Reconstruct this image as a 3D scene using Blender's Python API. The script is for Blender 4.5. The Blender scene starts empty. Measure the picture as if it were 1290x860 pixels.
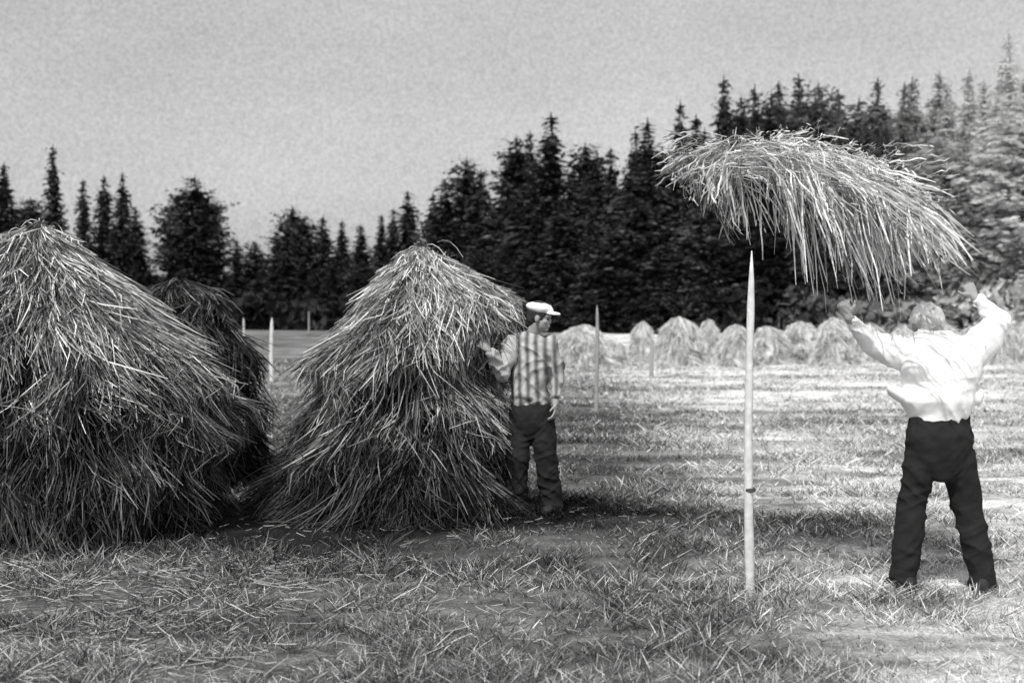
import bpy, math, numpy as np
from mathutils import Vector, Matrix
rng = np.random.default_rng(7)
scene = bpy.context.scene
COL = scene.collection
F = 1792.0; CZ = 1.58; HY = 408.0

def smooth(a, b, x):
    t = np.clip((x - a) / (b - a), 0, 1); return t * t * (3 - 2 * t)
_tab = np.random.default_rng(3).random((256, 256))
def vnoise(x, y):
    x = np.asarray(x, float); y = np.asarray(y, float)
    xi = np.floor(x).astype(int); yi = np.floor(y).astype(int)
    fx = x - xi; fy = y - yi; fx = fx * fx * (3 - 2 * fx); fy = fy * fy * (3 - 2 * fy)
    a = _tab[xi & 255, yi & 255]; b = _tab[(xi + 1) & 255, yi & 255]
    c = _tab[xi & 255, (yi + 1) & 255]; d = _tab[(xi + 1) & 255, (yi + 1) & 255]
    return (a * (1 - fx) + b * fx) * (1 - fy) + (c * (1 - fx) + d * fx) * fy
def gz(x, y):
    x = np.asarray(x, float); y = np.asarray(y, float)
    return 0.06 * (vnoise(x * .9 + 40, y * .9 + 40) - .5) + 0.22 * (vnoise(x * .11 + 9, y * .11 + 9) - .5) * smooth(14, 40, y) \
        + 1.0 * smooth(62, 130, y)
def tone(x, y):
    """ground albedo: dull grass, stubble paler to the right, painted shade round and beside the stacks"""
    x = np.asarray(x, float); y = np.asarray(y, float)
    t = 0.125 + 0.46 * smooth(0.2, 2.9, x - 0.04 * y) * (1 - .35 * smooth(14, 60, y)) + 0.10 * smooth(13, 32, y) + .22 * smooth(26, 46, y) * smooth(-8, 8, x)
    n = vnoise(x * .8 + 5, y * 1.6 + 5) * .45 + vnoise(x * 2.9 + 50, y * 5.2) * .55
    t = t * (0.22 + 1.56 * n)
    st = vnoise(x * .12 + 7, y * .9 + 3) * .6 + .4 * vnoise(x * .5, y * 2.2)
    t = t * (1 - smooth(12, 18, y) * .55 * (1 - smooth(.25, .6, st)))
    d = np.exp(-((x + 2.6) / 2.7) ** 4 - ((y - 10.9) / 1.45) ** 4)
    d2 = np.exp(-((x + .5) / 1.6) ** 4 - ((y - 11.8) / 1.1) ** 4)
    t = t * (1 - .88 * np.clip(d + d2, 0, 1))  # shade painted into ground and grass colour round the stack bases
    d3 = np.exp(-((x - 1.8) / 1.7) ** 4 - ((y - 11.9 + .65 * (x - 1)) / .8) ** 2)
    t = t * (1 - .86 * d3)  # painted shadow band across the field, right of the middle stack
    return t

def new_mesh_obj(name, V, Fc, mat=None, shade=None, smoothf=False, link=True):
    me = bpy.data.meshes.new(name)
    V = np.asarray(V, np.float32); Fc = np.asarray(Fc, np.int32)
    nv, nf, k = len(V), len(Fc), Fc.shape[1]
    me.vertices.add(nv); me.vertices.foreach_set("co", V.ravel())
    me.loops.add(nf * k); me.loops.foreach_set("vertex_index", Fc.ravel())
    me.polygons.add(nf)
    me.polygons.foreach_set("loop_start", np.arange(0, nf * k, k, dtype=np.int32))
    me.polygons.foreach_set("loop_total", np.full(nf, k, np.int32))
    if shade is not None:
        at = me.attributes.new("shade", 'FLOAT', 'POINT')
        at.data.foreach_set("value", np.asarray(shade, np.float32))
    me.update(calc_edges=True)
    if smoothf: me.polygons.foreach_set("use_smooth", [True] * nf)
    if mat: me.materials.append(mat)
    ob = bpy.data.objects.new(name, me)
    if link: COL.objects.link(ob)
    return ob

# ------------------------------------------------------------------ materials
def base_mat(name, rough=.9):
    m = bpy.data.materials.new(name); m.use_nodes = True
    b = m.node_tree.nodes["Principled BSDF"]; b.inputs["Roughness"].default_value = rough
    if "Specular IOR Level" in b.inputs: b.inputs["Specular IOR Level"].default_value = .15
    return m, m.node_tree.nodes, m.node_tree.links, b
def mth(N, L, op, a, b):
    n = N.new("ShaderNodeMath"); n.operation = op
    for i, v in enumerate((a, b)):
        if isinstance(v, (int, float)): n.inputs[i].default_value = v
        else: L.new(v, n.inputs[i])
    return n.outputs[0]
def noise(N, L, scale, detail=4, obj=True):
    tc = N.new("ShaderNodeTexCoord"); n = N.new("ShaderNodeTexNoise")
    n.inputs["Scale"].default_value = scale; n.inputs["Detail"].default_value = detail
    L.new(tc.outputs["Object"], n.inputs["Vector"]); return n.outputs["Fac"]
def shade_mat(name, mul=1.0, objcol=False, nscale=3.0, namp=.5, translucent=0.0, flat=0.0):
    m, N, L, b = base_mat(name)
    a = N.new("ShaderNodeAttribute"); a.attribute_name = "shade"
    v = mth(N, L, 'MULTIPLY', a.outputs["Fac"], mul * (1 - flat))
    if flat: v = mth(N, L, 'ADD', v, flat)
    n = noise(N, L, nscale)
    n = mth(N, L, 'ADD', mth(N, L, 'MULTIPLY', n, 2 * namp), 1 - namp)
    v = mth(N, L, 'MULTIPLY', v, n)
    if objcol:
        oi = N.new("ShaderNodeObjectInfo")
        sp = N.new("ShaderNodeRGBToBW"); L.new(oi.outputs["Color"], sp.inputs[0])
        v = mth(N, L, 'MULTIPLY', v, sp.outputs[0])
    v = mth(N, L, 'MINIMUM', v, .85)
    c = N.new("ShaderNodeCombineColor")
    for i in range(3): L.new(v, c.inputs[i])
    L.new(c.outputs[0], b.inputs["Base Color"])
    if translucent:
        t = N.new("ShaderNodeBsdfTranslucent"); mx = N.new("ShaderNodeMixShader"); mx.inputs[0].default_value = translucent
        L.new(c.outputs[0], t.inputs[0]); L.new(b.outputs[0], mx.inputs[1]); L.new(t.outputs[0], mx.inputs[2])
        L.new(mx.outputs[0], N["Material Output"].inputs[0])
    return m
def plain_mat(name, val, nscale=20, namp=.2, rough=.9, bump=0.0):
    m, N, L, b = base_mat(name, rough)
    n = noise(N, L, nscale, 5)
    v = mth(N, L, 'MULTIPLY', mth(N, L, 'ADD', mth(N, L, 'MULTIPLY', n, 2 * namp), 1 - namp), val)
    c = N.new("ShaderNodeCombineColor")
    for i in range(3): L.new(v, c.inputs[i])
    L.new(c.outputs[0], b.inputs["Base Color"])
    if bump:
        bp = N.new("ShaderNodeBump"); bp.inputs["Strength"].default_value = bump; bp.inputs["Distance"].default_value = .02
        L.new(n, bp.inputs["Height"]); L.new(bp.outputs[0], b.inputs["Normal"])
    return m
M_straw = shade_mat("straw", 1.0, nscale=5, namp=.35)
M_grass = shade_mat("grass_blades", 1.0, nscale=1.5, namp=.3)
M_crown = shade_mat("needles", 1.0, objcol=True, nscale=.5, namp=.5)
M_crown_haze = shade_mat("hazed_leaves", 1.0, objcol=True, nscale=.3, namp=.2, translucent=.5, flat=.85)  # right-hand crowns, distance haze put into the leaf colour
M_bark = plain_mat("bark", .07, 3, .4)
M_pole = plain_mat("peeled_pole_wood", .62, 14, .45, bump=.5)
M_pole_d = plain_mat("weathered_pole_wood", .30, 9, .3)
M_white = plain_mat("white_cotton", .85, 7, .05, bump=.3)
M_pale = plain_mat("pale_cotton", .45, 9, .2, bump=.4)
M_dark = plain_mat("dark_wool", .020, 12, .5, bump=.5)
M_skin = plain_mat("skin", .32, 15, .1, rough=.6)
M_hair = plain_mat("hair", .04, 40, .4)
M_greyhair = plain_mat("fair_hair", .50, 40, .4)
M_leather = plain_mat("leather", .03, 10, .3, rough=.6)
M_eye = plain_mat("eye", .02, 5, .1, rough=.3)
def striped():
    m, N, L, b = base_mat("striped_cotton")
    tc = N.new("ShaderNodeTexCoord"); w = N.new("ShaderNodeTexWave")
    w.wave_type = 'BANDS'; w.bands_direction = 'X'; w.inputs["Scale"].default_value = 4.4
    w.inputs["Distortion"].default_value = 1.2; w.inputs["Detail"].default_value = 2; w.inputs["Detail Scale"].default_value = 1.5
    L.new(tc.outputs["Object"], w.inputs["Vector"])
    r = N.new("ShaderNodeValToRGB"); r.color_ramp.elements[0].position = .0; r.color_ramp.elements[1].position = .9
    r.color_ramp.elements[0].color = (.12, .12, .12, 1); r.color_ramp.elements[1].color = (.46, .46, .46, 1)
    L.new(w.outputs["Fac"], r.inputs[0]); L.new(r.outputs[0], b.inputs["Base Color"]); return m
M_stripe = striped()

def finish(ob, label=None, category=None, group=None, kind=None):
    if label: ob["label"] = label
    if category: ob["category"] = category
    if group: ob["group"] = group
    if kind: ob["kind"] = kind

# ------------------------------------------------------------------ ground
ys = np.concatenate([np.linspace(-30, 4, 18), np.linspace(4.15, 16, 110), np.geomspace(16.2, 140, 120), np.geomspace(150, 3000, 14)])
xp = np.concatenate([np.linspace(0, 8, 80), np.geomspace(8.3, 60, 50), np.geomspace(66, 2500, 16)])
xs = np.concatenate([-xp[:0:-1], xp])
X, Y = np.meshgrid(xs, ys); Z = gz(X, Y)
V = np.stack([X.ravel(), Y.ravel(), Z.ravel()], 1)
nx, ny = len(xs), len(ys)
i = np.arange(nx * ny).reshape(ny, nx)
Fc = np.stack([i[:-1, :-1].ravel(), i[:-1, 1:].ravel(), i[1:, 1:].ravel(), i[1:, :-1].ravel()], 1)
m, N, L, b = base_mat("field_ground")
a = N.new("ShaderNodeAttribute"); a.attribute_name = "shade"
n1 = noise(N, L, 6, 8); n2 = noise(N, L, 45, 3)
r = mth(N, L, 'MULTIPLY', n1, n2); r = mth(N, L, 'ADD', mth(N, L, 'MULTIPLY', r, 3.2), .05)
v = mth(N, L, 'MULTIPLY', a.outputs["Fac"], r)
c = N.new("ShaderNodeCombineColor")
for k in range(3): L.new(v, c.inputs[k])
L.new(c.outputs[0], b.inputs["Base Color"])
bp = N.new("ShaderNodeBump"); bp.inputs["Strength"].default_value = .8; bp.inputs["Distance"].default_value = .05
L.new(n1, bp.inputs["Height"]); L.new(bp.outputs[0], b.inputs["Normal"])
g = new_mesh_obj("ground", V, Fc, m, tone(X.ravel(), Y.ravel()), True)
finish(g, kind="structure")

# ------------------------------------------------------------------ ribbons
def ribbons(P, W, S, rs=rng):
    n, k, _ = P.shape
    T = np.zeros_like(P); T[:, 1:-1] = P[:, 2:] - P[:, :-2]; T[:, 0] = P[:, 1] - P[:, 0]; T[:, -1] = P[:, -1] - P[:, -2]
    R = rs.normal(size=(n, 1, 3))
    C = np.cross(T, R); C /= np.linalg.norm(C, axis=2, keepdims=True) + 1e-9
    A = P + C * W[..., None] / 2; B = P - C * W[..., None] / 2
    V = np.stack([A, B], 2).reshape(-1, 3)
    base = (np.arange(n) * k * 2)[:, None] + (np.arange(k - 1) * 2)[None]
    Fc = np.stack([base, base + 1, base + 3, base + 2], -1).reshape(-1, 4)
    return V, Fc, np.repeat(S.reshape(-1), 2)

# ------------------------------------------------------------------ grass
def grass(name, n, d0, d1, hs, ws, label, seed, cat):
    rs = np.random.default_rng(seed)
    D = np.exp(rs.uniform(math.log(d0), math.log(d1), n))
    x = rs.uniform(-1, 1, n) * (.40 * D + 1.2)
    q = rs.random(n) < .45; cell = .13
    cxx = np.round(x / cell) * cell; cyy = np.round(D / cell) * cell
    jx = (vnoise(cxx * 31.7, cyy * 17.3) - .5) * cell * 1.6; jy = (vnoise(cxx * 13.1 + 9, cyy * 29.9) - .5) * cell * 1.6
    x = np.where(q, cxx + jx + rs.normal(0, .022, n), x); D = np.where(q, cyy + jy + rs.normal(0, .022, n), D)
    cl = vnoise(x * 3.4 + 11, D * 3.4) * .6 + vnoise(x * .9, D * 1.1 + 8) * .4
    keep = rs.random(n) < .03 + 2.2 * cl ** 2
    x, D, cl, q = x[keep], D[keep], cl[keep], q[keep]; n = len(x)
    h = hs * rs.uniform(.3, 1.4, n) * (.15 + 1.8 * cl ** 1.3) * np.where(q, 1.2, .8)
    w = ws * (D / 8) ** .8 * rs.uniform(.6, 1.5, n)
    ang = rs.uniform(0, 2 * math.pi, n); lean = rs.uniform(.0, 2.0, n) * h
    z = gz(x, D) - .006
    P = np.zeros((n, 3, 3))
    for j, t in enumerate((0, .55, 1)):
        P[:, j, 0] = x + np.cos(ang) * lean * t
        P[:, j, 1] = D + np.sin(ang) * lean * t
        P[:, j, 2] = z + h * (t - .1 * t * t)
    W = np.stack([w, w * .9, w * .3], 1)
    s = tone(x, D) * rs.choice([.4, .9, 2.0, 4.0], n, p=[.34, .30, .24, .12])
    S = np.stack([s * .5, s, s * 1.25], 1).clip(0, .75)
    V, Fc, Sh = ribbons(P, W, S, rs)
    o = new_mesh_obj(name, V, Fc, M_grass, Sh); finish(o, label, cat, kind="stuff")
grass("grass", 430000, 5.2, 60, .062, .0046, "short ragged grass and stubble over the field", 11, "grass")
n = 6400; rs = np.random.default_rng(5)
g1, g2 = 260, 3400
cx = np.concatenate([rs.normal(-1.75, .30, g1), rs.normal(-2.3, .9, g2), rs.uniform(-3.4, 3.6, n - g1 - g2)])
cy = np.concatenate([rs.normal(9.35, .13, g1), rs.uniform(5.8, 9.4, g2), rs.uniform(5.6, 13, n - g1 - g2)])
an = rs.normal(.1, .9, n); an[:g1] = rs.normal(0, .5, g1); Ls = rs.uniform(.03, .09, n); Ls[:g1] *= 2.3; Ls[g1:g1 + g2] = rs.uniform(.05, .24, g2) ** 1.0
P = np.zeros((n, 4, 3)); tl = rs.uniform(-.18, .18, n) * Ls
for j, t in enumerate((-.5, -.17, .17, .5)):
    P[:, j, 0] = cx + np.cos(an) * Ls * t; P[:, j, 1] = cy + np.sin(an) * Ls * t + .25 * (t * t) * Ls
    P[:, j, 2] = gz(P[:, j, 0], P[:, j, 1]) + tl * t * 2
P[..., 2] += rs.uniform(.0, .035, n)[:, None]
W = np.full((n, 4), .0042); S = np.repeat(rs.uniform(.06, .50, n)[:, None], 4, 1); S[:g1] *= 1.3
V, Fc, Sh = ribbons(P, W, S, rs)
o = new_mesh_obj("loose_straw", V, Fc, M_straw, Sh); finish(o, "loose straw scattered on the stubble", "straw", kind="stuff")

# ------------------------------------------------------------------ stacks
def stack(name, x0, y0, zs, rl, rr, rf, nt_, per, seed, bright, apex=0.0, wid=.0041, seglen=(.20, .66), link=True, k=5, lowshade=.90, core=.012, shag=1.0, ears=2.4, hollow=None, bits=0, bmin=.2):
    rs = np.random.default_rng(seed)
    zs = np.array(zs[::-1]); rl = np.array(rl[::-1]); rr = np.array(rr[::-1]); rf = np.array(rf[::-1])
    H = zs[-1]
    def rad(th, z):
        a = np.interp(z, zs, rl); b = np.interp(z, zs, rr); f = np.interp(z, zs, rf)
        c = np.cos(th); side = np.where(c > 0, b, a)
        r = np.sqrt((side * c) ** 2 + (f * np.sin(th)) ** 2)
        tw = th % 6.2832
        lump = 1 + .28 * shag * (vnoise(tw * 1.9 + seed, z * 1.6 + seed) - .5) + .34 * shag * (vnoise(tw * 4 + seed, z * 4.4) - .5)
        r = r * lump
        if hollow:
            for (ht, hz, wt_, wz_, dp) in hollow:
                r = r - dp * np.exp(-(((tw - ht)) / wt_) ** 2 - ((z - hz) / wz_) ** 2)
        return r
    def pos(th, z, off):
        r = rad(th, z) + off
        ax = apex * smooth(.55 * H, H, z)
        return np.stack([x0 + ax + r * np.cos(th), y0 + r * np.sin(th), z + 0 * r], -1)
    nt, nz = 72, 34
    th = np.linspace(0, 2 * math.pi, nt, endpoint=False); zz = np.linspace(-.03, H - .12, nz)
    T, ZZ = np.meshgrid(th, zz); C = pos(T, ZZ, 0); cc = np.array([x0, y0])
    C[..., :2] = cc + (C[..., :2] - cc) * .86
    C = C.reshape(-1, 3)
    idx = np.arange(nt * nz).reshape(nz, nt); nxt = np.roll(idx, -1, 1)
    Fq = np.stack([idx[:-1].ravel(), nxt[:-1].ravel(), nxt[1:].ravel(), idx[1:].ravel()], 1)
    z1t = np.clip(H * (1 - rs.random(nt_) ** 1.05) + .12, .12, H - .02); tht = rs.uniform(0, 2 * math.pi, nt_)
    Lt = rs.uniform(*seglen, nt_); dtt = rs.normal(0, .20, nt_); ot = np.abs(rs.normal(0, .10, nt_)) * shag * np.clip((H - z1t) * 3, .3, 1)
    bt = bright * (bmin + (1.4 - bmin) * rs.random(nt_) ** 1.8); wt = rs.uniform(.03, .09, nt_); curl = rs.normal(0, .10, nt_)
    if hollow:
        dens = np.zeros(nt_)
        for (ht, hz, wt_, wz_, dp) in hollow: dens = np.maximum(dens, np.exp(-((tht - ht) / (wt_ * 1.1)) ** 4 - ((z1t - .15 - hz) / (wz_ * 1.25)) ** 4))
        kp = rs.random(nt_) > dens * .96
        z1t, tht, Lt, dtt, ot, bt, wt, curl = (a[kp] for a in (z1t, tht, Lt, dtt, ot, bt, wt, curl)); nt_ = len(z1t)
    n = nt_ * per; R = lambda a: np.repeat(a, per)
    z1 = np.clip(R(z1t) + rs.normal(0, .06, n), .06, H - .005)
    u = rs.normal(0, 1, n)
    th = R(tht) + u * R(wt) / (.15 + R(rad(tht, z1t)))
    Ls = R(Lt) * rs.uniform(.4, 1.3, n); stray = rs.random(n) < .12
    dth = R(dtt) + u * .06 + rs.normal(0, .11, n) + np.where(stray, rs.normal(0, .7, n), 0)
    out = R(ot) + np.abs(rs.normal(0, .035, n)) * shag + np.where(stray, .05, 0) * shag
    cu = R(curl) + rs.normal(0, .09, n)
    P = np.zeros((n, k, 3)); S = np.zeros((n, k)); W = np.zeros((n, k))
    s0 = R(bt) * (.12 + .88 * rs.random(n) ** 1.6)
    zmin = .01 + .03 * rs.random(n)
    for j in range(k):
        t = j / (k - 1)
        z = np.clip(z1 - Ls * t * (.5 + .5 * t), zmin, H)
        P[:, j] = pos(th + (dth * t + cu * math.sin(3 * t)) * (.6 / (.3 + rad(th, z))), z, -.09 + (.09 + out) * t ** 1.2 + .16 * smooth(.35, 0, z) * t)
        f = (1 - lowshade) + lowshade * smooth(.1, 1.9, z)  # straw colour darkens downwards, painting the stack's lower shade
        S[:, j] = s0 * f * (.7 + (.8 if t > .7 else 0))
        W[:, j] = wid * (1.0 if t < .7 else ears) * (0.4 if j == k - 1 else 1)
    P += rs.normal(0, .006, P.shape) * shag
    parts = [ribbons(P, W, S, rs)]
    if bits:
        n = bits; z = H * (1 - rs.random(n)) * .95 + .02; th = rs.uniform(0, 6.2832, n)
        C0 = pos(th, z, rs.uniform(-.05, .08, n)); d = rs.normal(size=(n, 3)) * [.7, .7, 1.2]; d[:, 2] -= 1.0; d /= np.linalg.norm(d, axis=1, keepdims=True)
        l = rs.uniform(.03, .09, n)[:, None]; P = np.stack([C0 - d * l / 2, C0, C0 + d * l / 2 - [0, 0, .015]], 1)
        cl = vnoise(th * 3 + seed, z * 3 + 8)
        s = bright * rs.uniform(.1, 1.2, n) * (.3 + 1.2 * cl) * ((1 - lowshade) + lowshade * smooth(.1, 1.9, z))
        parts.append(ribbons(P, np.stack([np.full(n, .004), rs.uniform(.006, .012, n), np.full(n, .002)], 1), np.repeat(s[:, None], 3, 1), rs))
    n = int(240 * shag) + 20
    a = rs.uniform(0, 6.28, n); l = rs.uniform(.06, .24, n); up = rs.uniform(-.4, .6, n)
    P = np.zeros((n, k, 3)); b0 = np.stack([x0 + apex + rs.normal(0, .04, n), y0 + rs.normal(0, .04, n), H - .12 + rs.normal(0, .04, n)], 1)
    for j in range(k):
        t = j / (k - 1); P[:, j] = b0; P[:, j, 0] += np.cos(a) * l * t; P[:, j, 1] += np.sin(a) * l * t; P[:, j, 2] += up * l * t + .09 * t - 1.2 * l * t * t
    parts.append(ribbons(P, np.full((n, k), wid), np.repeat(bright * rs.uniform(.3, 1.2, n)[:, None], k, 1), rs))
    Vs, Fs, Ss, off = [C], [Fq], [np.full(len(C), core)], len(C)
    for V, Fc, Sh in parts: Vs.append(V); Fs.append(Fc + off); Ss.append(Sh); off += len(V)
    return new_mesh_obj(name, np.vstack(Vs), np.vstack(Fs), M_straw, np.concatenate(Ss).clip(0, .80), link=link)
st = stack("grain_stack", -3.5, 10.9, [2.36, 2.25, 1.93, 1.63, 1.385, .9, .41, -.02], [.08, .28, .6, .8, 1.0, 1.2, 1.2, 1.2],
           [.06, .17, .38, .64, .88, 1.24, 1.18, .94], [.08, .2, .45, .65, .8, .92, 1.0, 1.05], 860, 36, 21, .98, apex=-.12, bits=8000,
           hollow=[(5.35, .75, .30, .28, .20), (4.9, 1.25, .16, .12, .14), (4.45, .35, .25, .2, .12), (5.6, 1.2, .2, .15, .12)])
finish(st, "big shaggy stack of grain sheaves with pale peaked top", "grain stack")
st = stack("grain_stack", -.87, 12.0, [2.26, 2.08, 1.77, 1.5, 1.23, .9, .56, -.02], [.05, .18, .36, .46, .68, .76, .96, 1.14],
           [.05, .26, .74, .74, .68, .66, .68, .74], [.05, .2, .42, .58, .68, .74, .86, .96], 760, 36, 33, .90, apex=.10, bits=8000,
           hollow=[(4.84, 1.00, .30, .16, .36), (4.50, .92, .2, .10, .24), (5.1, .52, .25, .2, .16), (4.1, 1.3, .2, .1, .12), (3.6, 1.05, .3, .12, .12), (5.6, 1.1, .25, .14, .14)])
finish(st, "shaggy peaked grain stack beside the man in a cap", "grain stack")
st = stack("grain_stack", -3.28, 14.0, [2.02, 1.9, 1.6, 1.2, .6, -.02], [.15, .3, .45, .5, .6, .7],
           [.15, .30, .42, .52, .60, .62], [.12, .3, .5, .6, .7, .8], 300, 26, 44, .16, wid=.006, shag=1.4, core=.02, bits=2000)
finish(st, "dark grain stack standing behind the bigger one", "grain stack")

proto = []
for q in range(6):
    hh = 1.85
    proto.append(stack("grain_stack", 0, 0, [hh, hh * .95, hh * .82, hh * .6, hh * .25, -.05], [.12, .34, .60, .80, .92, 1.10],
                 [.12, .34, .62, .82, .92, 1.10], [.15, .4, .66, .8, .9, .95], 150, 20, 60 + q, 2.4, wid=.018, link=False, k=4, lowshade=.0, core=.55, shag=1.6, ears=1.6, bmin=.6).data)
far = [(736, 58, 405), (773, 30, 424), (810, 32, 401), (855, 52, 395), (893, 28, 398), (927, 46, 405), (968, 46, 407), (1008, 52, 401), (1050, 50, 396),
       (1096, 46, 403), (1140, 42, 405), (1184, 42, 401), (1226, 42, 407), (1263, 38, 405), (1292, 38, 401), (1335, 44, 402)]
for q, (px, w, ty) in enumerate(far):
    D = 54 + 9 * ((q * 37) % 5) / 5
    x = (px - 645) / F * D; z0 = float(gz(x, D)); h = CZ - (ty + 4 - HY) / F * D - z0
    ob = bpy.data.objects.new("grain_stack", proto[q % 6]); COL.objects.link(ob)
    ob.location = (x, D, z0); s = w / F * D / 2.05; ob.scale = (s, s, h / 1.85); ob.rotation_euler[2] = q * 1.3
    finish(ob, "pale rounded grain stack in a row across the field", "grain stack", "pale grain stacks in a row")

# ------------------------------------------------------------------ poles
def pole(px, ty, by, r, mat, label, lean=0, band=False, tip=True, group=None):
    D = CZ * F / (by - HY); x = (px - 645) / F * D; z0 = float(gz(x, D)) - .05
    H = CZ - (ty - HY) / F * D
    k = 14; m = 12
    V = []
    for j in range(k):
        t = j / (k - 1); z = z0 + (H - z0) * t
        rr = r * (1.15 - .35 * t) * (1 + .07 * math.sin(j * 2.3 + px))
        if tip: rr *= float(np.interp(t, [0, .90, 1], [1, 1, .15]))
        ox = .009 * math.sin(t * 5 + px) + lean * t
        for q in range(m):
            a = 2 * math.pi * q / m; V.append((x + ox + rr * math.cos(a), D + rr * math.sin(a), z))
    Fq = [[j * m + q, j * m + (q + 1) % m, (j + 1) * m + (q + 1) % m, (j + 1) * m + q] for j in range(k - 1) for q in range(m)]
    Fq.append([(k - 1) * m + q for q in range(m)])
    me = bpy.data.meshes.new("hay_pole"); me.from_pydata(V, [], Fq)
    for p in me.polygons: p.use_smooth = True
    me.materials.append(mat); ob = bpy.data.objects.new("hay_pole", me); COL.objects.link(ob)
    finish(ob, label, "pole", group)
    if band:
        z = CZ - (617 - HY) / F * D
        V = []
        for j, (dz, rr) in enumerate([(-.012, r * 1.0), (-.009, r * 1.3), (.008, r * 1.3), (.012, r * 1.0)]):
            for q in range(m):
                a = 2 * math.pi * q / m; V.append((x + .002 + rr * math.cos(a), D + rr * math.sin(a), z + dz))
        Fq = [[j * m + q, j * m + (q + 1) % m, (j + 1) * m + (q + 1) % m, (j + 1) * m + q] for j in range(3) for q in range(m)]
        me = bpy.data.meshes.new("rope_band"); me.from_pydata(V, [], Fq); me.materials.append(M_bark)
        o2 = bpy.data.objects.new("rope_band", me); COL.objects.link(o2); o2.parent = ob
    return ob
pole(945, 316, 752, .025, M_pole, "pale peeled wooden pole with pointed tip, standing bare", band=True)
G = "bare poles standing in the field"
pole(752, 384, 520, .035, M_pole_d, "thin grey pole standing in the stubble", group=G)
pole(342, 400, 484, .055, M_pole, "thin pale pole standing in the stubble", group=G)
pole(307, 400, 452, .05, M_pole, "thin grey pole standing in the stubble", group=G)
pole(821, 425, 480, .055, M_pole_d, "thin grey pole standing in the stubble", group=G)
pole(389, 392, 432, .07, M_pole_d, "thin grey pole standing in the stubble", group=G)

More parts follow.
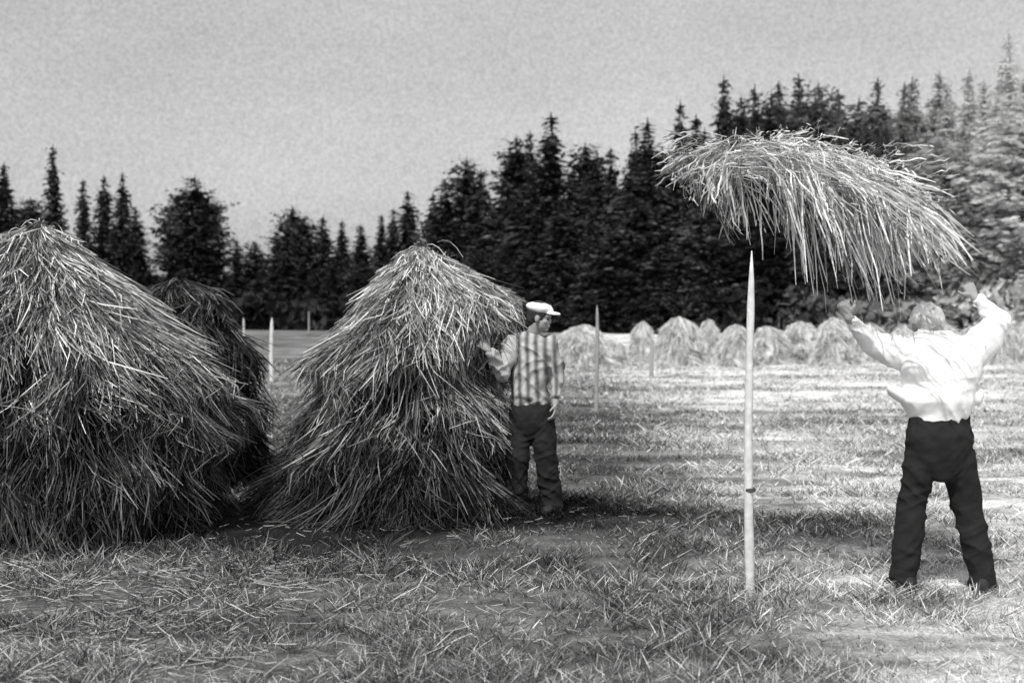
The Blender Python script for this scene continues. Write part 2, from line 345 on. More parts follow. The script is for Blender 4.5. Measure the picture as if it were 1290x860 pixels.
# ------------------------------------------------------------------ held sheaf
U8 = 8.5 / F
def sheaf():
    rs = np.random.default_rng(91); D = 8.5; k = 8
    sx_ = np.array([845, 868, 900, 940, 985, 1040, 1095, 1135, 1170, 1200, 1226]) ; sy_ = np.array([228, 208, 190, 177, 176, 186, 202, 221, 248, 280, 315])
    fx_ = np.array([840, 870, 905, 950, 1000, 1050, 1110, 1160, 1200, 1230]); fy_ = np.array([238, 266, 296, 320, 390, 404, 408, 396, 366, 325])
    toX = lambda px: (px - 645) * U8
    toZ = lambda py: CZ - (py - HY) * U8
    parts = []
    def bez(P0, P1, P2, w, s0):
        n = len(P0); P = np.zeros((n, k, 3)); S = np.zeros((n, k)); W = np.zeros((n, k))
        a0 = rs.random(n) * .45; a1 = 1 - .25 * rs.random(n) ** 2
        for j in range(k):
            t = (a0 + (a1 - a0) * j / (k - 1))[:, None]
            P[:, j] = (1 - t) ** 2 * P0 + 2 * t * (1 - t) * P1 + t * t * P2
            u = j / (k - 1); S[:, j] = s0 * (1.25 if u > .7 else 1); W[:, j] = w * (1 if u < .7 else 2.5) * (.4 if j == k - 1 else 1)
        P += rs.normal(0, .007, P.shape)
        parts.append(ribbons(P, W, S, rs))
        m = int(n * 1.5); ii = rs.integers(0, n, m); jj = rs.integers(1, k, m)
        C0 = P[ii, jj] + rs.normal(0, .012, (m, 3)); d = P[ii, jj] - P[ii, jj - 1]; d /= np.linalg.norm(d, axis=1, keepdims=True) + 1e-9
        d = d + rs.normal(0, .5, (m, 3)); l = rs.uniform(.02, .055, m)[:, None]
        parts.append(ribbons(np.stack([C0 - d * l / 2, C0, C0 + d * l / 2], 1), np.stack([np.full(m, .003), rs.uniform(.005, .011, m), np.full(m, .002)], 1),
                             np.repeat((s0[ii] * rs.uniform(.4, 1.1, m))[:, None], 3, 1), rs))
    def sweep(nb, per, s0r, e0r, reach, ragg, s, w=.0040, mixk=.62, deep=.30):
        n = nb * per; R = lambda a: np.repeat(a, per)
        spx = R(rs.uniform(*s0r, nb)) + rs.normal(0, 15, n)
        epx = R(rs.uniform(*e0r, nb)) + rs.normal(0, 9, n); epx = np.minimum(np.maximum(epx, spx + 8), 1226 + rs.normal(0, 5, n))
        fr = R(rs.uniform(*reach, nb)) * rs.uniform(.6, 1.08, n)
        sy0 = np.interp(spx, sx_, sy_) + np.abs(rs.normal(0, 9, n)); sye = np.interp(epx, sx_, sy_); fy = np.interp(epx, fx_, fy_)
        ey = sye + (fy - sye) * fr + rs.normal(0, ragg, n)
        dep = R(rs.normal(0, 1, nb)) * deep; d0 = dep * .45 + rs.normal(0, .07, n); d2 = dep + rs.normal(0, .08, n)
        P0 = np.stack([toX(spx), D + d0, toZ(sy0) - .4 * d0 ** 2], 1)
        P2 = np.stack([toX(epx), D + d2, toZ(ey)], 1)
        hx = spx + (epx - spx) * (mixk + R(rs.normal(0, .13, nb)) + rs.normal(0, .08, n)); hy = np.interp(hx, sx_, sy_) - 14 + R(np.abs(rs.normal(0, 14, nb))) + (np.abs(rs.normal(0, 8, n)))
        P1 = np.stack([toX(hx), D + (d0 + d2) / 2, toZ(hy) - .3 * dep ** 2], 1)
        bez(P0, P1, P2, w, R(s * (.30 + .9 * rs.random(nb))) * (.3 + .8 * rs.random(n)))
    sweep(30, 10, (890, 1010), (960, 1200), (.35, 1.0), 9, 1.15)
    sweep(28, 10, (960, 1110), (1060, 1226), (.35, 1.0), 9, 1.15)
    sweep(24, 6, (960, 1100), (985, 1170), (.6, 1.05), 14, 1.0, mixk=.3)
    sweep(18, 8, (1040, 1160), (1120, 1226), (.3, .95), 8, 1.1)
    sweep(54, 8, (860, 1130), (920, 1190), (.04, .32), 8, 1.3, mixk=.5)
    nb, per = 40, 8; n = nb * per; R = lambda a: np.repeat(a, per)
    spx = R(rs.uniform(872, 965, nb)) + rs.normal(0, 10, n); epx = R(rs.uniform(830, 930, nb)) + rs.normal(0, 8, n)
    ey = np.interp(epx, fx_, fy_) - 15 - R(rs.uniform(0, 60, nb)) * rs.random(n) + rs.normal(0, 9, n)
    dep = R(rs.normal(0, .2, nb)) + rs.normal(0, .05, n)
    P0 = np.stack([toX(spx), D + dep * .5, toZ(np.interp(spx, sx_, sy_) + np.abs(rs.normal(0, 8, n)))], 1)
    P2 = np.stack([toX(epx), D + dep, toZ(ey)], 1); P1 = (P0 + P2) / 2 + np.stack([rs.normal(-.02, .04, n), 0 * dep, .09 + rs.normal(0, .03, n)], 1)
    bez(P0, P1, P2, .0038, R(.62 * (.4 + .7 * rs.random(nb))) * (.35 + .75 * rs.random(n)))
    n = 240; spx = rs.uniform(850, 1160, n); d = rs.normal(0, .15, n); P0 = np.stack([toX(spx), D + d, toZ(np.interp(spx, sx_, sy_) + 8)], 1)
    v = np.stack([rs.normal(.08, .16, n), rs.normal(0, .08, n), rs.uniform(-.03, .13, n)], 1); P1 = P0 + v * .5 + [0, 0, .02]; P2 = P0 + v - [0, 0, .02]
    bez(P0, P1, P2, .0038, .7 * (.4 + .7 * rs.random(n)))
    Vs, Fs, Ss, o = [], [], [], 0
    for V, Fc, S in parts: Vs.append(V); Fs.append(Fc + o); Ss.append(S); o += len(V)
    ob = new_mesh_obj("straw_sheaf", np.vstack(Vs), np.vstack(Fs), M_straw, np.concatenate(Ss).clip(0, .85))
    finish(ob, "large loose sheaf of pale straw lifted overhead", "sheaf")
sheaf()

# ------------------------------------------------------------------ people
class Blob:
    def __init__(s): s.V = []; s.F = []
    def loft(s, rings, m=20):
        o = len(s.V)
        for c, u, v in rings:
            c, u, v = Vector(c), Vector(u), Vector(v)
            for q in range(m):
                a = 2 * math.pi * q / m; s.V.append(tuple(c + u * math.cos(a) + v * math.sin(a)))
        for j in range(len(rings) - 1):
            for q in range(m): s.F.append((o + j * m + q, o + j * m + (q + 1) % m, o + (j + 1) * m + (q + 1) % m, o + (j + 1) * m + q))
        s.F.append(tuple(o + q for q in range(m))[::-1]); s.F.append(tuple(o + (len(rings) - 1) * m + q for q in range(m)))
    def ell(s, c, r, rot=None, m=16):
        c = Vector(c); R = rot or Matrix.Identity(3); rings = []
        for j in range(m + 1):
            a = math.pi * (j + .02 if j == 0 else (j - .02 if j == m else j)) / m
            z = -math.cos(a); q = math.sin(a)
            rings.append((c + R @ Vector((0, 0, z * r[2])), R @ Vector((q * r[0], 0, 0)), R @ Vector((0, q * r[1], 0))))
        s.loft(rings, 18)
    def limb(s, pts, m=16):
        for (a, ra), (b, rb) in zip(pts[:-1], pts[1:]):
            a, b = Vector(a), Vector(b); d = b - a
            if d.length < 1e-5: continue
            d.normalize(); up = Vector((0, 0, 1)) if abs(d.z) < .9 else Vector((1, 0, 0))
            u = d.cross(up).normalized(); v = d.cross(u)
            s.loft([(a, u * ra, v * ra), (b, u * rb, v * rb)], m)
        for p, r in pts: s.ell(p, (r, r, r), m=10)
    def obj(s, name, mat, vox, smooth_it=4, wrinkle=0, seed=0, xf=None):
        me = bpy.data.meshes.new(name + "_src"); me.from_pydata(s.V, [], s.F)
        o = bpy.data.objects.new(name + "_src", me); COL.objects.link(o)
        md = o.modifiers.new("r", 'REMESH'); md.mode = 'VOXEL'; md.voxel_size = vox
        if smooth_it:
            sm = o.modifiers.new("s", 'SMOOTH'); sm.factor = .5; sm.iterations = smooth_it
        dg = bpy.context.evaluated_depsgraph_get()
        me2 = bpy.data.meshes.new_from_object(o.evaluated_get(dg)); me2.name = name
        bpy.data.objects.remove(o)
        if wrinkle:
            n = len(me2.vertices); co = np.zeros(n * 3, np.float32); no = np.zeros(n * 3, np.float32)
            me2.vertices.foreach_get("co", co); me2.vertices.foreach_get("normal", no)
            co = co.reshape(-1, 3); no = no.reshape(-1, 3)
            dn = vnoise(co[:, 0] * 4 + seed, co[:, 2] * 4) * 3
            r1 = 1 - np.abs(2 * vnoise(co[:, 0] * 8 + co[:, 2] * 13 + dn + seed, co[:, 1] * 9 + seed + co[:, 2] * 2) - 1)
            r2 = 1 - np.abs(2 * vnoise(-co[:, 0] * 10 + co[:, 2] * 17 + dn + seed + 30, co[:, 1] * 10 + co[:, 0] * 3) - 1)
            r3 = vnoise(co[:, 0] * 30 + seed, co[:, 2] * 34 + co[:, 1] * 20) - .5
            co = co + no * ((r1 ** 2 - .35) * wrinkle + (r2 ** 2 - .35) * wrinkle * .7 + r3 * wrinkle * .4)[:, None]
            me2.vertices.foreach_set("co", co.ravel())
        if xf is not None: me2.transform(xf)
        me2.polygons.foreach_set("use_smooth", [True] * len(me2.polygons))
        me2.materials.clear(); me2.materials.append(mat); me2.update()
        ob = bpy.data.objects.new(name, me2); COL.objects.link(ob); return ob

def hand(bl, w, d, nrm, side, curl=.6, sc=1.0):
    w = Vector(w); d = Vector(d).normalized(); nrm = Vector(nrm); nrm = (nrm - d * nrm.dot(d)).normalized()
    lat = d.cross(nrm).normalized()
    if lat.dot(Vector(side)) < 0: lat = -lat
    c = [w + d * .01 * sc, w + d * .045 * sc, w + d * .088 * sc]
    bl.loft([(c[0], lat * .026 * sc, nrm * .018 * sc), (c[1], lat * .038 * sc, nrm * .017 * sc), (c[2], lat * .042 * sc, nrm * .013 * sc)])
    for q, (off, L) in enumerate([(.032, .070), (.011, .080), (-.011, .074), (-.031, .058)]):
        p = w + d * .082 * sc + lat * off * sc; a = .15 * curl; pts = [(p - d * .02, .0095)]
        for L3, r3 in ((.42, .009), (.32, .0085), (.26, .0075)):
            a += curl * .75; dd = d * math.cos(a) + nrm * math.sin(a) + lat * off * 2.0
            pts.append((p, r3 + .0006)); p = p + dd.normalized() * L * L3 * sc * 1.05
        pts.append((p, .007)); bl.limb([(a_, b_ * sc) for a_, b_ in pts], 10)
    p = w + d * .03 * sc + lat * .026 * sc
    p2 = p + (d * .5 + lat * .75 + nrm * .35).normalized() * .038 * sc
    p3 = p2 + (d * .8 + lat * .25 + nrm * .5).normalized() * .03 * sc
    bl.limb([(p, .013 * sc), (p2, .0105 * sc), (p3, .008 * sc)], 10)

def head(bl, hair, c, fwd, up, h=.235):
    f = Vector(fwd).normalized(); u = Vector(up); u = (u - f * u.dot(f)).normalized(); r = f.cross(u)
    R = Matrix((r, f, u)).transposed(); c = Vector(c)
    P = lambda x, y, z: c + R @ Vector((x, y, z))
    bl.ell(P(0, -.012, .02), (.076, .095, .095), R)
    bl.ell(P(0, .022, -.045), (.060, .066, .075), R)
    bl.ell(P(0, .062, -.098), (.026, .022, .018), R)
    bl.loft([(P(0, .078, .005), r * .008, u * .008), (P(0, .100, -.03), r * .015, u * .013), (P(0, .088, -.042), r * .012, u * .006)], 10)
    bl.ell(P(0, .072, .012), (.055, .016, .010), R)
    bl.ell(P(0, .083, -.066), (.024, .010, .006), R); bl.ell(P(0, .080, -.077), (.020, .010, .006), R)
    for s_ in (-1, 1):
        bl.ell(P(s_ * .078, -.005, -.018), (.010, .020, .032), R)
        bl.ell(P(s_ * .040, .055, -.035), (.02, .02, .02), R)
    if hair is not None:
        hair.ell(P(0, -.022, .03), (.083, .096, .096), R)
        hair.ell(P(0, -.062, -.02), (.068, .048, .07), R)
    return P, R

def eyes(P, par):
    for s_ in (-1, 1):
        b = Blob(); b.ell(P(s_ * .031, .076, -.010), (.011, .006, .007), m=8)
        me = bpy.data.meshes.new("eye"); me.from_pydata(b.V, [], b.F); me.materials.append(M_eye)
        o = bpy.data.objects.new("eye", me); COL.objects.link(o); o.parent = par

def shoe(bl, an, yaw, L=.28):
    c, s_ = math.cos(yaw), math.sin(yaw); f = Vector((-s_, c, 0)); r = Vector((c, s_, 0)); a = Vector(an)
    rg = []
    for t, w, h in ((-.10, .022, .03), (-.085, .036, .045), (-.03, .042, .052), (.05, .045, .045), (.12, .048, .034), (.165, .04, .026), (.185, .022, .016)):
        rg.append((a + f * t + Vector((0, 0, h + .002)), r * w, Vector((0, 0, h))))
    bl.loft(rg, 14); bl.limb([(a + Vector((0, 0, .06)), .045), (a + Vector((0, 0, .13)), .05)])
def foot(bl, an, yaw):
    f = Vector((-math.sin(yaw), math.cos(yaw), 0)); a = Vector((an[0], an[1], 0))
    bl.limb([(a + Vector((0, 0, .05)), .030), (a + f * .07 + Vector((0, 0, .035)), .026), (a + f * .12 + Vector((0, 0, .028)), .018)])

def man_lifting():
    gy = 8.42; gx = 2.53; g0 = float(gz(gx, gy))
    emp = bpy.data.objects.new("person", None); COL.objects.link(emp); emp.location = (gx, gy, g0); emp.empty_display_size = .3
    finish(emp, "man in white shirt and dark trousers lifting a sheaf overhead", "person")
    aL, aR = (-.20, .02, .08), (.26, -.02, .08)
    kL, kR = (-.150, .04, .50), (.178, .04, .50)
    hL, hR = (-.095, 0, .92), (.10, 0, .92)
    sL, sR = (-.205, .05, 1.42), (.19, -.01, 1.46)
    eL, eR = (-.390, .06, 1.475), (.350, -.02, 1.60)
    wL, wR = (-.550, -.06, 1.62), (.230, .06, 1.74)
    b = Blob()
    b.loft([((0, 0, .84), (.14, 0, 0), (0, .09, 0)), ((0, 0, .95), (.16, 0, 0), (0, .11, 0)), ((0, 0, 1.08), (.135, 0, 0), (0, .095, 0)),
            ((0, .01, 1.25), (.16, 0, 0), (0, .105, 0)), ((0, .02, 1.38), (.17, 0, 0), (0, .10, 0)), ((0, .03, 1.47), (.11, 0, 0), (0, .07, 0))])
    b.limb([((0, .03, 1.46), .06), ((0, .10, 1.54), .055)])
    for a_, k_, h_, yw in ((aL, kL, hL, .25), (aR, kR, hR, -.35)):
        mid = tuple((np.array(k_) * .65 + np.array(a_) * .35) + np.array([0, -.015, 0]))
        b.limb([(h_, .080), (k_, .055), (mid, .054), (a_, .036)]); foot(b, a_, yw)
    for s_, e_, w_ in ((sL, eL, wL), (sR, eR, wR)):
        b.limb([(s_, .062), (e_, .043), (w_, .028)])
    hr = Blob(); P, R = head(b, hr, (-.03, .17, 1.575), (-.1, 1, -.5), (0, .5, 1))
    hand(b, wL, (-.35, .05, .8), (.5, .8, .2), (.9, 0, .2), 1.15)
    hand(b, wR, (-.35, .25, .8), (-.3, .8, .1), (-.9, 0, .2), 1.15)
    kids = [b.obj("body", M_skin, .006, 3), hr.obj("hair", M_greyhair, .009, 3, .006, 3)]
    eyes(P, emp)
    s = Blob()
    s.loft([((0, 0, 1.0), (.160, 0, 0), (0, .118, 0)), ((0, 0, 1.05), (.185, 0, 0), (0, .135, 0)), ((-.01, -.01, 1.13), (.222, .01, 0), (0, .160, 0)), ((-.005, -.01, 1.22), (.205, -.01, 0), (0, .150, 0)),
            ((0, .0, 1.34), (.222, -.03, 0), (0, .14, 0)), ((-.01, .02, 1.43), (.215, -.05, 0), (0, .125, 0)), ((-.01, .03, 1.50), (.155, -.03, 0), (0, .10, 0)), ((-.01, .07, 1.545), (.080, 0, 0), (0, .078, 0))])
    s.limb([((-.20, .05, 1.41), .10), ((-.30, .06, 1.44), .085), (eL, .062), ((-.47, .0, 1.55), .048), ((-.525, -.04, 1.598), .036)])
    s.limb([((.19, .0, 1.41), .105), ((.28, -.01, 1.51), .092), (eR, .070), ((.295, .02, 1.67), .052), ((.248, .05, 1.72), .038)])
    s.ell((-.245, -.02, 1.165), (.075, .06, .030), Matrix.Rotation(.6, 3, 'Y')); s.ell((.200, -.02, 1.16), (.052, .06, .06))
    s.ell((-.13, -.04, 1.33), (.10, .1, .13)); s.ell((.13, -.05, 1.33), (.10, .1, .13))
    kids.append(s.obj("shirt", M_white, .009, 4, .014, 5))
    t = Blob()
    t.loft([((.01, 0, .66), (.08, 0, 0), (0, .09, 0)), ((.005, 0, .76), (.185, 0, 0), (0, .12, 0)), ((0, -.01, .86), (.195, 0, 0), (0, .14, 0)), ((0, -.01, .93), (.193, 0, 0), (0, .142, 0)), ((0, 0, 1.0), (.178, 0, 0), (0, .13, 0)), ((0, 0, 1.045), (.168, 0, 0), (0, .125, 0))])
    for a_, k_, h_, sg in ((aL, kL, hL, -1), (aR, kR, hR, 1)):
        t.limb([((h_[0], h_[1], .84), .100), ((h_[0] * .6 + k_[0] * .4, .01, .70), .096), (k_, .086), (tuple(np.array(k_) * .5 + np.array(a_) * .5 + np.array([0, -.01, 0])), .082), ((a_[0], a_[1] + .01, .09), .078)])
        t.loft([((a_[0], a_[1] + .01, .02), (.076, 0, 0), (0, .09, 0)), ((a_[0], a_[1] + .01, .12), (.078, 0, 0), (0, .085, 0))])
    kids.append(t.obj("trousers", M_dark, .010, 3, .012, 9))
    for a_, yw in ((aL, .25), (aR, -.35)):
        q = Blob(); shoe(q, (a_[0], a_[1], 0), yw); kids.append(q.obj("shoe", M_leather, .008, 2))
    c = Blob(); c.ell(P(0, -.02, .035), (.094, .106, .082), R); c.ell(P(0, .085, .035), (.07, .06, .010), R)
    kids.append(c.obj("cap", M_white, .007, 2, .014, 2))
    for k_ in kids: k_.parent = emp
man_lifting()

def man_standing():
    gx, gy = .20, 11.70; g0 = float(gz(gx, gy))
    emp = bpy.data.objects.new("person", None); COL.objects.link(emp); emp.location = (gx, gy, g0)
    finish(emp, "man in cap, striped shirt and dark trousers reaching to the stack", "person")
    aL, aR = (-.155, -.02, .08), (.125, .05, .08)
    kL, kR = (-.13, -.07, .47), (.10, .0, .47)
    hL, hR = (-.095, .02, .88), (.075, .02, .88)
    cx = .015
    sL, sR = (cx - .15, -.04, 1.40), (cx + .16, .02, 1.42)
    eL, eR = (cx - .22, -.17, 1.17), (cx + .205, .06, 1.14)
    wL, wR = (cx - .285, -.32, 1.36), (cx + .185, -.02, .90)
    b = Blob()
    b.loft([((-.01, .02, .80), (.14, 0, 0), (0, .09, 0)), ((-.01, .02, .91), (.150, 0, 0), (0, .11, 0)), ((-.01, .01, 1.05), (.125, 0, 0), (0, .095, 0)),
            ((cx, 0, 1.24), (.14, 0, 0), (0, .105, 0)), ((cx, 0, 1.36), (.155, 0, 0), (0, .10, 0)), ((cx, 0, 1.45), (.10, 0, 0), (0, .07, 0))])
    b.limb([((cx, 0, 1.44), .056), ((cx + .06, -.03, 1.56), .052)])
    for a_, k_, h_, yw in ((aL, kL, hL, math.pi + .5), (aR, kR, hR, math.pi - .2)):
        mid = tuple((np.array(k_) * .65 + np.array(a_) * .35) + np.array([0, .02, 0]))
        b.limb([(h_, .080), (k_, .054), (mid, .055), (a_, .036)]); foot(b, a_, yw)
    for s_, e_, w_ in ((sL, eL, wL), (sR, eR, wR)): b.limb([(s_, .056), (e_, .040), (w_, .027)])
    hr = Blob(); P, R = head(b, hr, (cx + .095, -.035, 1.62), (.98, -.12, -.20), (.15, -.03, 1))
    hand(b, wL, (-.6, -.1, .6), (-.6, .7, 0), (.3, 0, .9), .8)
    hand(b, wR, (-.05, -.25, -.95), (-.9, 0, 0), (0, -1, 0), .5)
    kids = [b.obj("body", M_skin, .006, 3), hr.obj("hair", M_hair, .009, 3, .006, 3)]
    eyes(P, emp)
    s = Blob()
    s.loft([((-.01, .02, .84), (.155, 0, 0), (0, .12, 0)), ((-.01, .015, .93), (.160, 0, 0), (0, .125, 0)), ((-.01, .01, 1.05), (.155, 0, 0), (0, .13, 0)), ((cx, 0, 1.22), (.162, 0, 0), (0, .13, 0)),
            ((cx, 0, 1.36), (.170, 0, 0), (0, .12, 0)), ((cx, 0, 1.44), (.13, 0, 0), (0, .09, 0)), ((cx + .01, 0, 1.495), (.064, 0, 0), (0, .062, 0))])
    s.limb([((sR[0], .01, 1.40), .072), (eR, .055), ((cx + .19, -.01, .98), .042)])
    kids.append(s.obj("shirt", M_stripe, .009, 3, .020, 5))
    s = Blob(); s.limb([((sL[0] - .01, -.04, 1.385), .080), (eL, .062), ((cx - .275, -.297, 1.325), .043)])
    o = s.obj("sleeve", M_pale, .009, 3, .022, 6); o["label"] = "pale rolled sleeve of the raised arm"; kids.append(o)
    t = Blob()
    t.loft([((-.01, .01, .62), (.10, 0, 0), (0, .09, 0)), ((-.01, .01, .72), (.180, 0, 0), (0, .13, 0)), ((-.01, .01, .84), (.180, 0, 0), (0, .138, 0)), ((-.01, .02, .90), (.168, 0, 0), (0, .13, 0))])
    for a_, k_, h_ in ((aL, kL, hL), (aR, kR, hR)):
        t.limb([((h_[0], .01, .78), .100), ((h_[0] * .6 + k_[0] * .4, .0, .64), .100), (k_, .094), (tuple(np.array(k_) * .5 + np.array(a_) * .5), .090), ((a_[0], a_[1], .10), .086)])
        t.loft([((a_[0], a_[1], .015), (.086, 0, 0), (0, .095, 0)), ((a_[0], a_[1], .12), (.086, 0, 0), (0, .09, 0))])
    kids.append(t.obj("trousers", M_dark, .010, 3, .014, 9))
    for a_, yw in ((aL, math.pi + .5), (aR, math.pi - .2)):
        q = Blob(); shoe(q, (a_[0], a_[1], 0), yw); kids.append(q.obj("shoe", M_leather, .008, 2))
    c = Blob(); c.ell(P(0, -.015, .068), (.100, .110, .048), R); c.ell(P(0, .098, .040), (.066, .066, .009), R)
    kids.append(c.obj("cap", M_white, .007, 2, .010, 2))
    for k_ in kids: k_.parent = emp
    emp.rotation_euler = (0, math.radians(-2.5), math.radians(-10))
man_standing()

# ------------------------------------------------------------------ trees
def crown_mesh(seed, kind):
    rs = np.random.default_rng(seed); H = 18.0
    C = []; S = []; U = []; Wv = []
    zb = 1.0 if kind == 0 else 3.0
    nlev = 64 if kind == 0 else 44
    full = rs.uniform(.60, .85); asym = rs.uniform(0, 6.28)
    for l in range(nlev):
        f = (l + rs.uniform(-.3, .3)) / nlev; f = max(f, 0); z = zb + (H - .25 - zb) * f
        lump = .75 + .5 * vnoise(f * 9 + seed, seed * 1.7)
        if kind == 0: R = 2.9 * (1 - f) ** full * lump * (.85 + .3 * rs.random()) + .10
        else: R = 3.1 * math.sin(math.pi * min(.97, (.12 + .84 * f))) ** .6 * lump * (.8 + .35 * rs.random())
        nb = 8 if f > .15 else 6
        if f > .85: nb = 5
        a0 = rs.uniform(0, 6.28)
        for b_ in range(nb):
            a = a0 + 6.283 * b_ / nb + rs.normal(0, .25); RL = R * rs.uniform(.55, 1.2) * (1 + .15 * math.cos(a - asym))
            sh = rs.choice([.4, .9, 1.8], p=[.38, .37, .25]) * rs.uniform(.8, 1.2)
            nseg = max(2, int(RL / .26)); droop = rs.uniform(.15, .5) if kind == 0 else rs.uniform(-.5, .1)
            for q in range(nseg):
                t = (q + rs.random()) / nseg; rr = RL * t
                for _ in range(2):
                    c = (math.cos(a) * rr + rs.normal(0, .16), math.sin(a) * rr + rs.normal(0, .16), z - droop * rr + .12 * rr * t + rs.normal(0, .12))
                    C.append(c); S.append(sh * (.7 + .5 * t))
                    sz = rs.uniform(.18, .44) * (1.15 - .5 * t) * (1 if kind == 0 else 1.15) * (.6 if f > .9 else 1)
                    d = np.array([math.cos(a + rs.normal(0, .8)), math.sin(a + rs.normal(0, .8)), -.55 * rs.random()])
                    e = np.cross(d, rs.normal(size=3)); e /= np.linalg.norm(e)
                    U.append(d * sz); Wv.append(e * sz * .5)
    for q in range(10):
        C.append((0, 0, H - .1 * q)); S.append(.8); U.append(np.array([0, 0, .2])); Wv.append(np.array([math.cos(q), math.sin(q), 0]) * (.05 + .02 * q))
    C, U, Wv = map(np.array, (C, U, Wv)); n = len(C)
    V = np.stack([C - U, C + Wv, C + U, C - Wv * .8], 1).reshape(-1, 3); Fc = np.arange(n * 4).reshape(-1, 4)
    return new_mesh_obj("crown", V, Fc, M_crown, np.repeat(np.array(S), 4), link=False).data
def trunk_mesh(seed):
    rs = np.random.default_rng(seed); m = 8; V = []; k = 9
    for j in range(k):
        t = j / (k - 1); r = .24 * (1 - t) ** .8 + .015; ox, oy = .08 * math.sin(t * 4 + seed), .08 * math.cos(t * 3 + seed)
        for q in range(m): V.append((ox * t + r * math.cos(q * .7854), oy * t + r * math.sin(q * .7854), -.3 + 17.8 * t))
    Fq = [[j * m + q, j * m + (q + 1) % m, (j + 1) * m + (q + 1) % m, (j + 1) * m + q] for j in range(k - 1) for q in range(m)]
    for z in np.linspace(1.5, 12, 16):
        a = rs.uniform(0, 6.28); b0 = len(V); L_ = 1.8 * (1 - z / 18); d = Vector((math.cos(a), math.sin(a), -.2)); s_ = Vector((-math.sin(a), math.cos(a), 0)) * .035
        for p in (Vector((0, 0, z)), Vector((0, 0, z)) + d * L_):
            V += [tuple(p + s_), tuple(p - s_), tuple(p + Vector((0, 0, .06)))]
        Fq += [[b0, b0 + 1, b0 + 4, b0 + 3], [b0 + 1, b0 + 2, b0 + 5, b0 + 4], [b0 + 2, b0, b0 + 3, b0 + 5]]
    me = bpy.data.meshes.new("trunk"); me.from_pydata(V, [], Fq); me.materials.append(M_bark); return me
SP = [crown_mesh(100 + q, 0) for q in range(9)]; PN = [crown_mesh(200 + q, 1) for q in range(5)]; TR = [trunk_mesh(q) for q in range(3)]
def haze_copy(me):
    c = me.copy(); c.materials.clear(); c.materials.append(M_crown_haze); return c
SPp = [haze_copy(m_) for m_ in SP]; PNp = [haze_copy(m_) for m_ in PN]
rt = np.random.default_rng(77)
def tree(px, ty, D, kind, col, wsc=1.0):
    x = (px - 645) / F * D; z0 = float(gz(x, D)); H = CZ - (ty - HY) / F * D - z0
    s = H / 18.0; nm = "spruce_tree" if kind == 0 else "pine_tree"
    e = bpy.data.objects.new(nm, None); COL.objects.link(e); e.location = (x, D, z0)
    w = wsc * (s * .55 + .45 * 1.0) * rt.uniform(.8, 1.3); e.scale = (w, w, s); e.rotation_euler = (rt.normal(0, .012), rt.normal(0, .012), rt.uniform(0, 6.28)); e.empty_display_size = 1
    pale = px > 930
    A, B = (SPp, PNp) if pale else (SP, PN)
    c = bpy.data.objects.new("crown", (A if kind == 0 else B)[rt.integers(0, 9 if kind == 0 else 5)])
    t = bpy.data.objects.new("trunk", TR[rt.integers(0, 3)])
    for o in (c, t): COL.objects.link(o); o.parent = e
    c.color = (col, col, col, 1)
    pl = px > 1110
    if kind == 0: finish(e, "tall spruce at the forest edge, paled by painted haze" if pl else "tall dark spruce at the forest edge", "tree", "spruces along the forest edge")
    else: finish(e, "full-crowned tree at the forest edge, paled by painted haze" if pl else "dark full-crowned pine at the forest edge", "tree", "pines along the forest edge")
def Dof(px): return float(np.interp(px, [-100, 300, 700, 1400], [150, 150, 125, 104]))
def colof(px, ty=0): return float(np.interp(px, [0, 820, 930, 1010, 1090, 1150, 1220, 1300], [.034, .038, .055, .11, .20, .38, .58, .72]))  # foliage colour lightens rightwards to paint haze
sil = [(-25, 230, 0), (2, 205, 0), (40, 248, 1), (68, 183, 0), (107, 226, 0), (132, 221, 0), (154, 218, 0), (172, 262, 0), (222, 246, 1), (243, 222, 1), (262, 246, 1),
       (298, 302, 0), (322, 305, 1), (345, 290, 0), (367, 260, 1), (386, 272, 1), (406, 272, 0), (430, 278, 0), (455, 283, 0), (478, 270, 0), (497, 262, 0), (513, 241, 0),
       (545, 243, 0), (562, 228, 0), (588, 198, 1), (601, 214, 0), (622, 256, 0), (652, 172, 1), (669, 166, 0), (693, 144, 0), (718, 212, 0), (737, 180, 1), (755, 196, 0), (772, 186, 0),
       (800, 164, 0), (814, 150, 0), (835, 186, 1), (853, 128, 0), (868, 146, 0), (887, 162, 0), (911, 97, 0), (935, 120, 1), (950, 108, 0), (968, 116, 1), (990, 104, 0), (1010, 94, 0),
       (1034, 104, 1), (1056, 114, 0), (1080, 124, 1), (1103, 99, 0), (1132, 104, 0), (1152, 98, 0), (1178, 93, 0), (1197, 104, 0), (1217, 84, 0), (1243, 100, 0), (1262, 74, 0), (1282, 38, 0), (1310, 60, 0)]
for px, ty, kd in sil:
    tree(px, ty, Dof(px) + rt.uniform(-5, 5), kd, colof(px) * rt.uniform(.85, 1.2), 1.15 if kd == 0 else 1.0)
sx = np.array([s[0] for s in sil]); sy = np.array([s[1] for s in sil])
for row, (dd, dr) in enumerate(((-6, 42), (8, 34), (-10, 75), (20, 30), (14, 60))):
    for px in np.arange(-60, 1360, 32 if row < 4 else 40):
        p = px + rt.uniform(-10, 10); base = float(np.interp(p, sx, sy)); base = max(base, float(np.interp(p, [0, 170, 200, 300, 340, 600], [250, 285, 320, 318, 285, 240])) if p < 600 else base)
        ty = min(base + dr + rt.uniform(0, 35), 345 if row != 2 else 375)
        lower = 1 if p < 930 else .55
        tree(p, ty, Dof(p) + dd + rt.uniform(-3, 3), int(rt.random() < .3), colof(p) * rt.uniform(.7, 1.1) * (lower if (row in (0, 2) and p < 1140) else 1), 1.2)
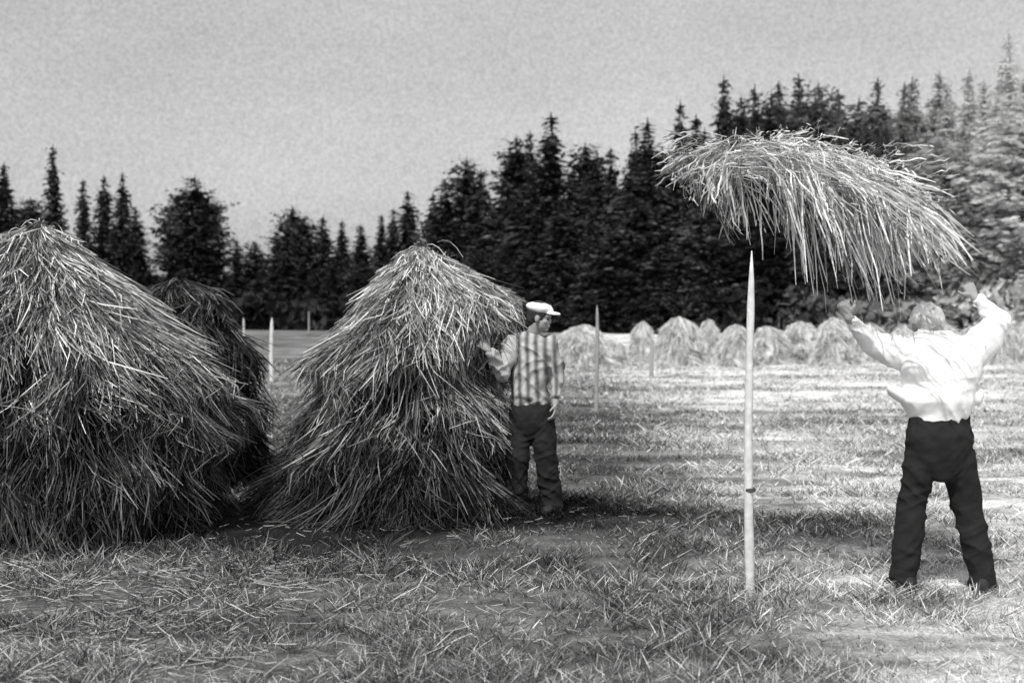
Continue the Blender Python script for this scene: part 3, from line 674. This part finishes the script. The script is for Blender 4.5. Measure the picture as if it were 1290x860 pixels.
n = 26000; px = rt.uniform(-150, 1400, n); D = np.array([Dof(p) for p in px]) - 13 + rt.uniform(0, 14, n)
x = (px - 645) / F * D; hmax = 2.2 + 2.2 * vnoise(x * .25, D * .1); z = gz(x, D) + rt.random(n) * hmax
C = np.stack([x, D, z], 1); U = rt.normal(size=(n, 3)) * .28; Wv = rt.normal(size=(n, 3)) * .2
V = np.stack([C - U, C + Wv, C + U, C - Wv], 1).reshape(-1, 3)
sh = np.array([colof(p) for p in px]) * rt.uniform(.4, 1.1, n)  # bushes follow the same painted haze ramp
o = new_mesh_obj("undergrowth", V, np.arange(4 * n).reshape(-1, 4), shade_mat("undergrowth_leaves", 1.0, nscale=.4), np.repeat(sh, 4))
finish(o, "dark bushes and saplings under the forest edge", "undergrowth", kind="stuff")

# ------------------------------------------------------------------ light
sd = Vector((-.35, -.94, 0)).normalized(); EL = math.radians(54)
sun = bpy.data.lights.new("sun", 'SUN'); sun.energy = 3.6; sun.angle = math.radians(.6); sun.color = (1, .99, .98)
so = bpy.data.objects.new("sun", sun); COL.objects.link(so); so.location = (0, 0, 30)
tosun = Vector((sd.x * math.cos(EL), sd.y * math.cos(EL), math.sin(EL)))
so.rotation_euler = tosun.to_track_quat('Z', 'Y').to_euler()
w = bpy.data.worlds.new("World"); scene.world = w; w.use_nodes = True
N, L = w.node_tree.nodes, w.node_tree.links; bg = N["Background"]
sk = N.new("ShaderNodeTexSky"); sk.sky_type = 'NISHITA'; sk.sun_disc = False; sk.sun_elevation = EL; sk.sun_rotation = math.atan2(sd.x, sd.y)
sk.dust_density = 3.0
bw = N.new("ShaderNodeRGBToBW"); L.new(sk.outputs[0], bw.inputs[0])
tc = N.new("ShaderNodeTexCoord")
def wn(scale, det, sz):
    mp = N.new("ShaderNodeMapping"); mp.inputs["Scale"].default_value = (1, 1, sz); L.new(tc.outputs["Generated"], mp.inputs[0])
    n = N.new("ShaderNodeTexNoise"); n.inputs["Scale"].default_value = scale; n.inputs["Detail"].default_value = det; L.new(mp.outputs[0], n.inputs["Vector"]); return n.outputs["Fac"]
v = mth(N, L, 'POWER', bw.outputs[0], .75)
v = mth(N, L, 'MULTIPLY', v, mth(N, L, 'ADD', mth(N, L, 'MULTIPLY', wn(5, 6, 3), .60), 1.28))
v = mth(N, L, 'MULTIPLY', v, mth(N, L, 'ADD', mth(N, L, 'MULTIPLY', wn(420, 1, 1), .60), .70))
L.new(v, bg.inputs["Color"]); bg.inputs["Strength"].default_value = .15

cam = bpy.data.cameras.new("camera"); co = bpy.data.objects.new("camera", cam); COL.objects.link(co)
cam.lens = 50; cam.sensor_width = 36; cam.clip_end = 6000
cam.dof.use_dof = True; cam.dof.focus_distance = 9.5; cam.dof.aperture_fstop = 2.4
co.location = (0, 0, CZ); co.rotation_euler = (math.radians(90) - math.atan(22 / F), 0, 0)
scene.camera = co
scene.view_settings.view_transform = 'Standard'
scene.view_settings.look = 'None'; scene.view_settings.exposure = 0
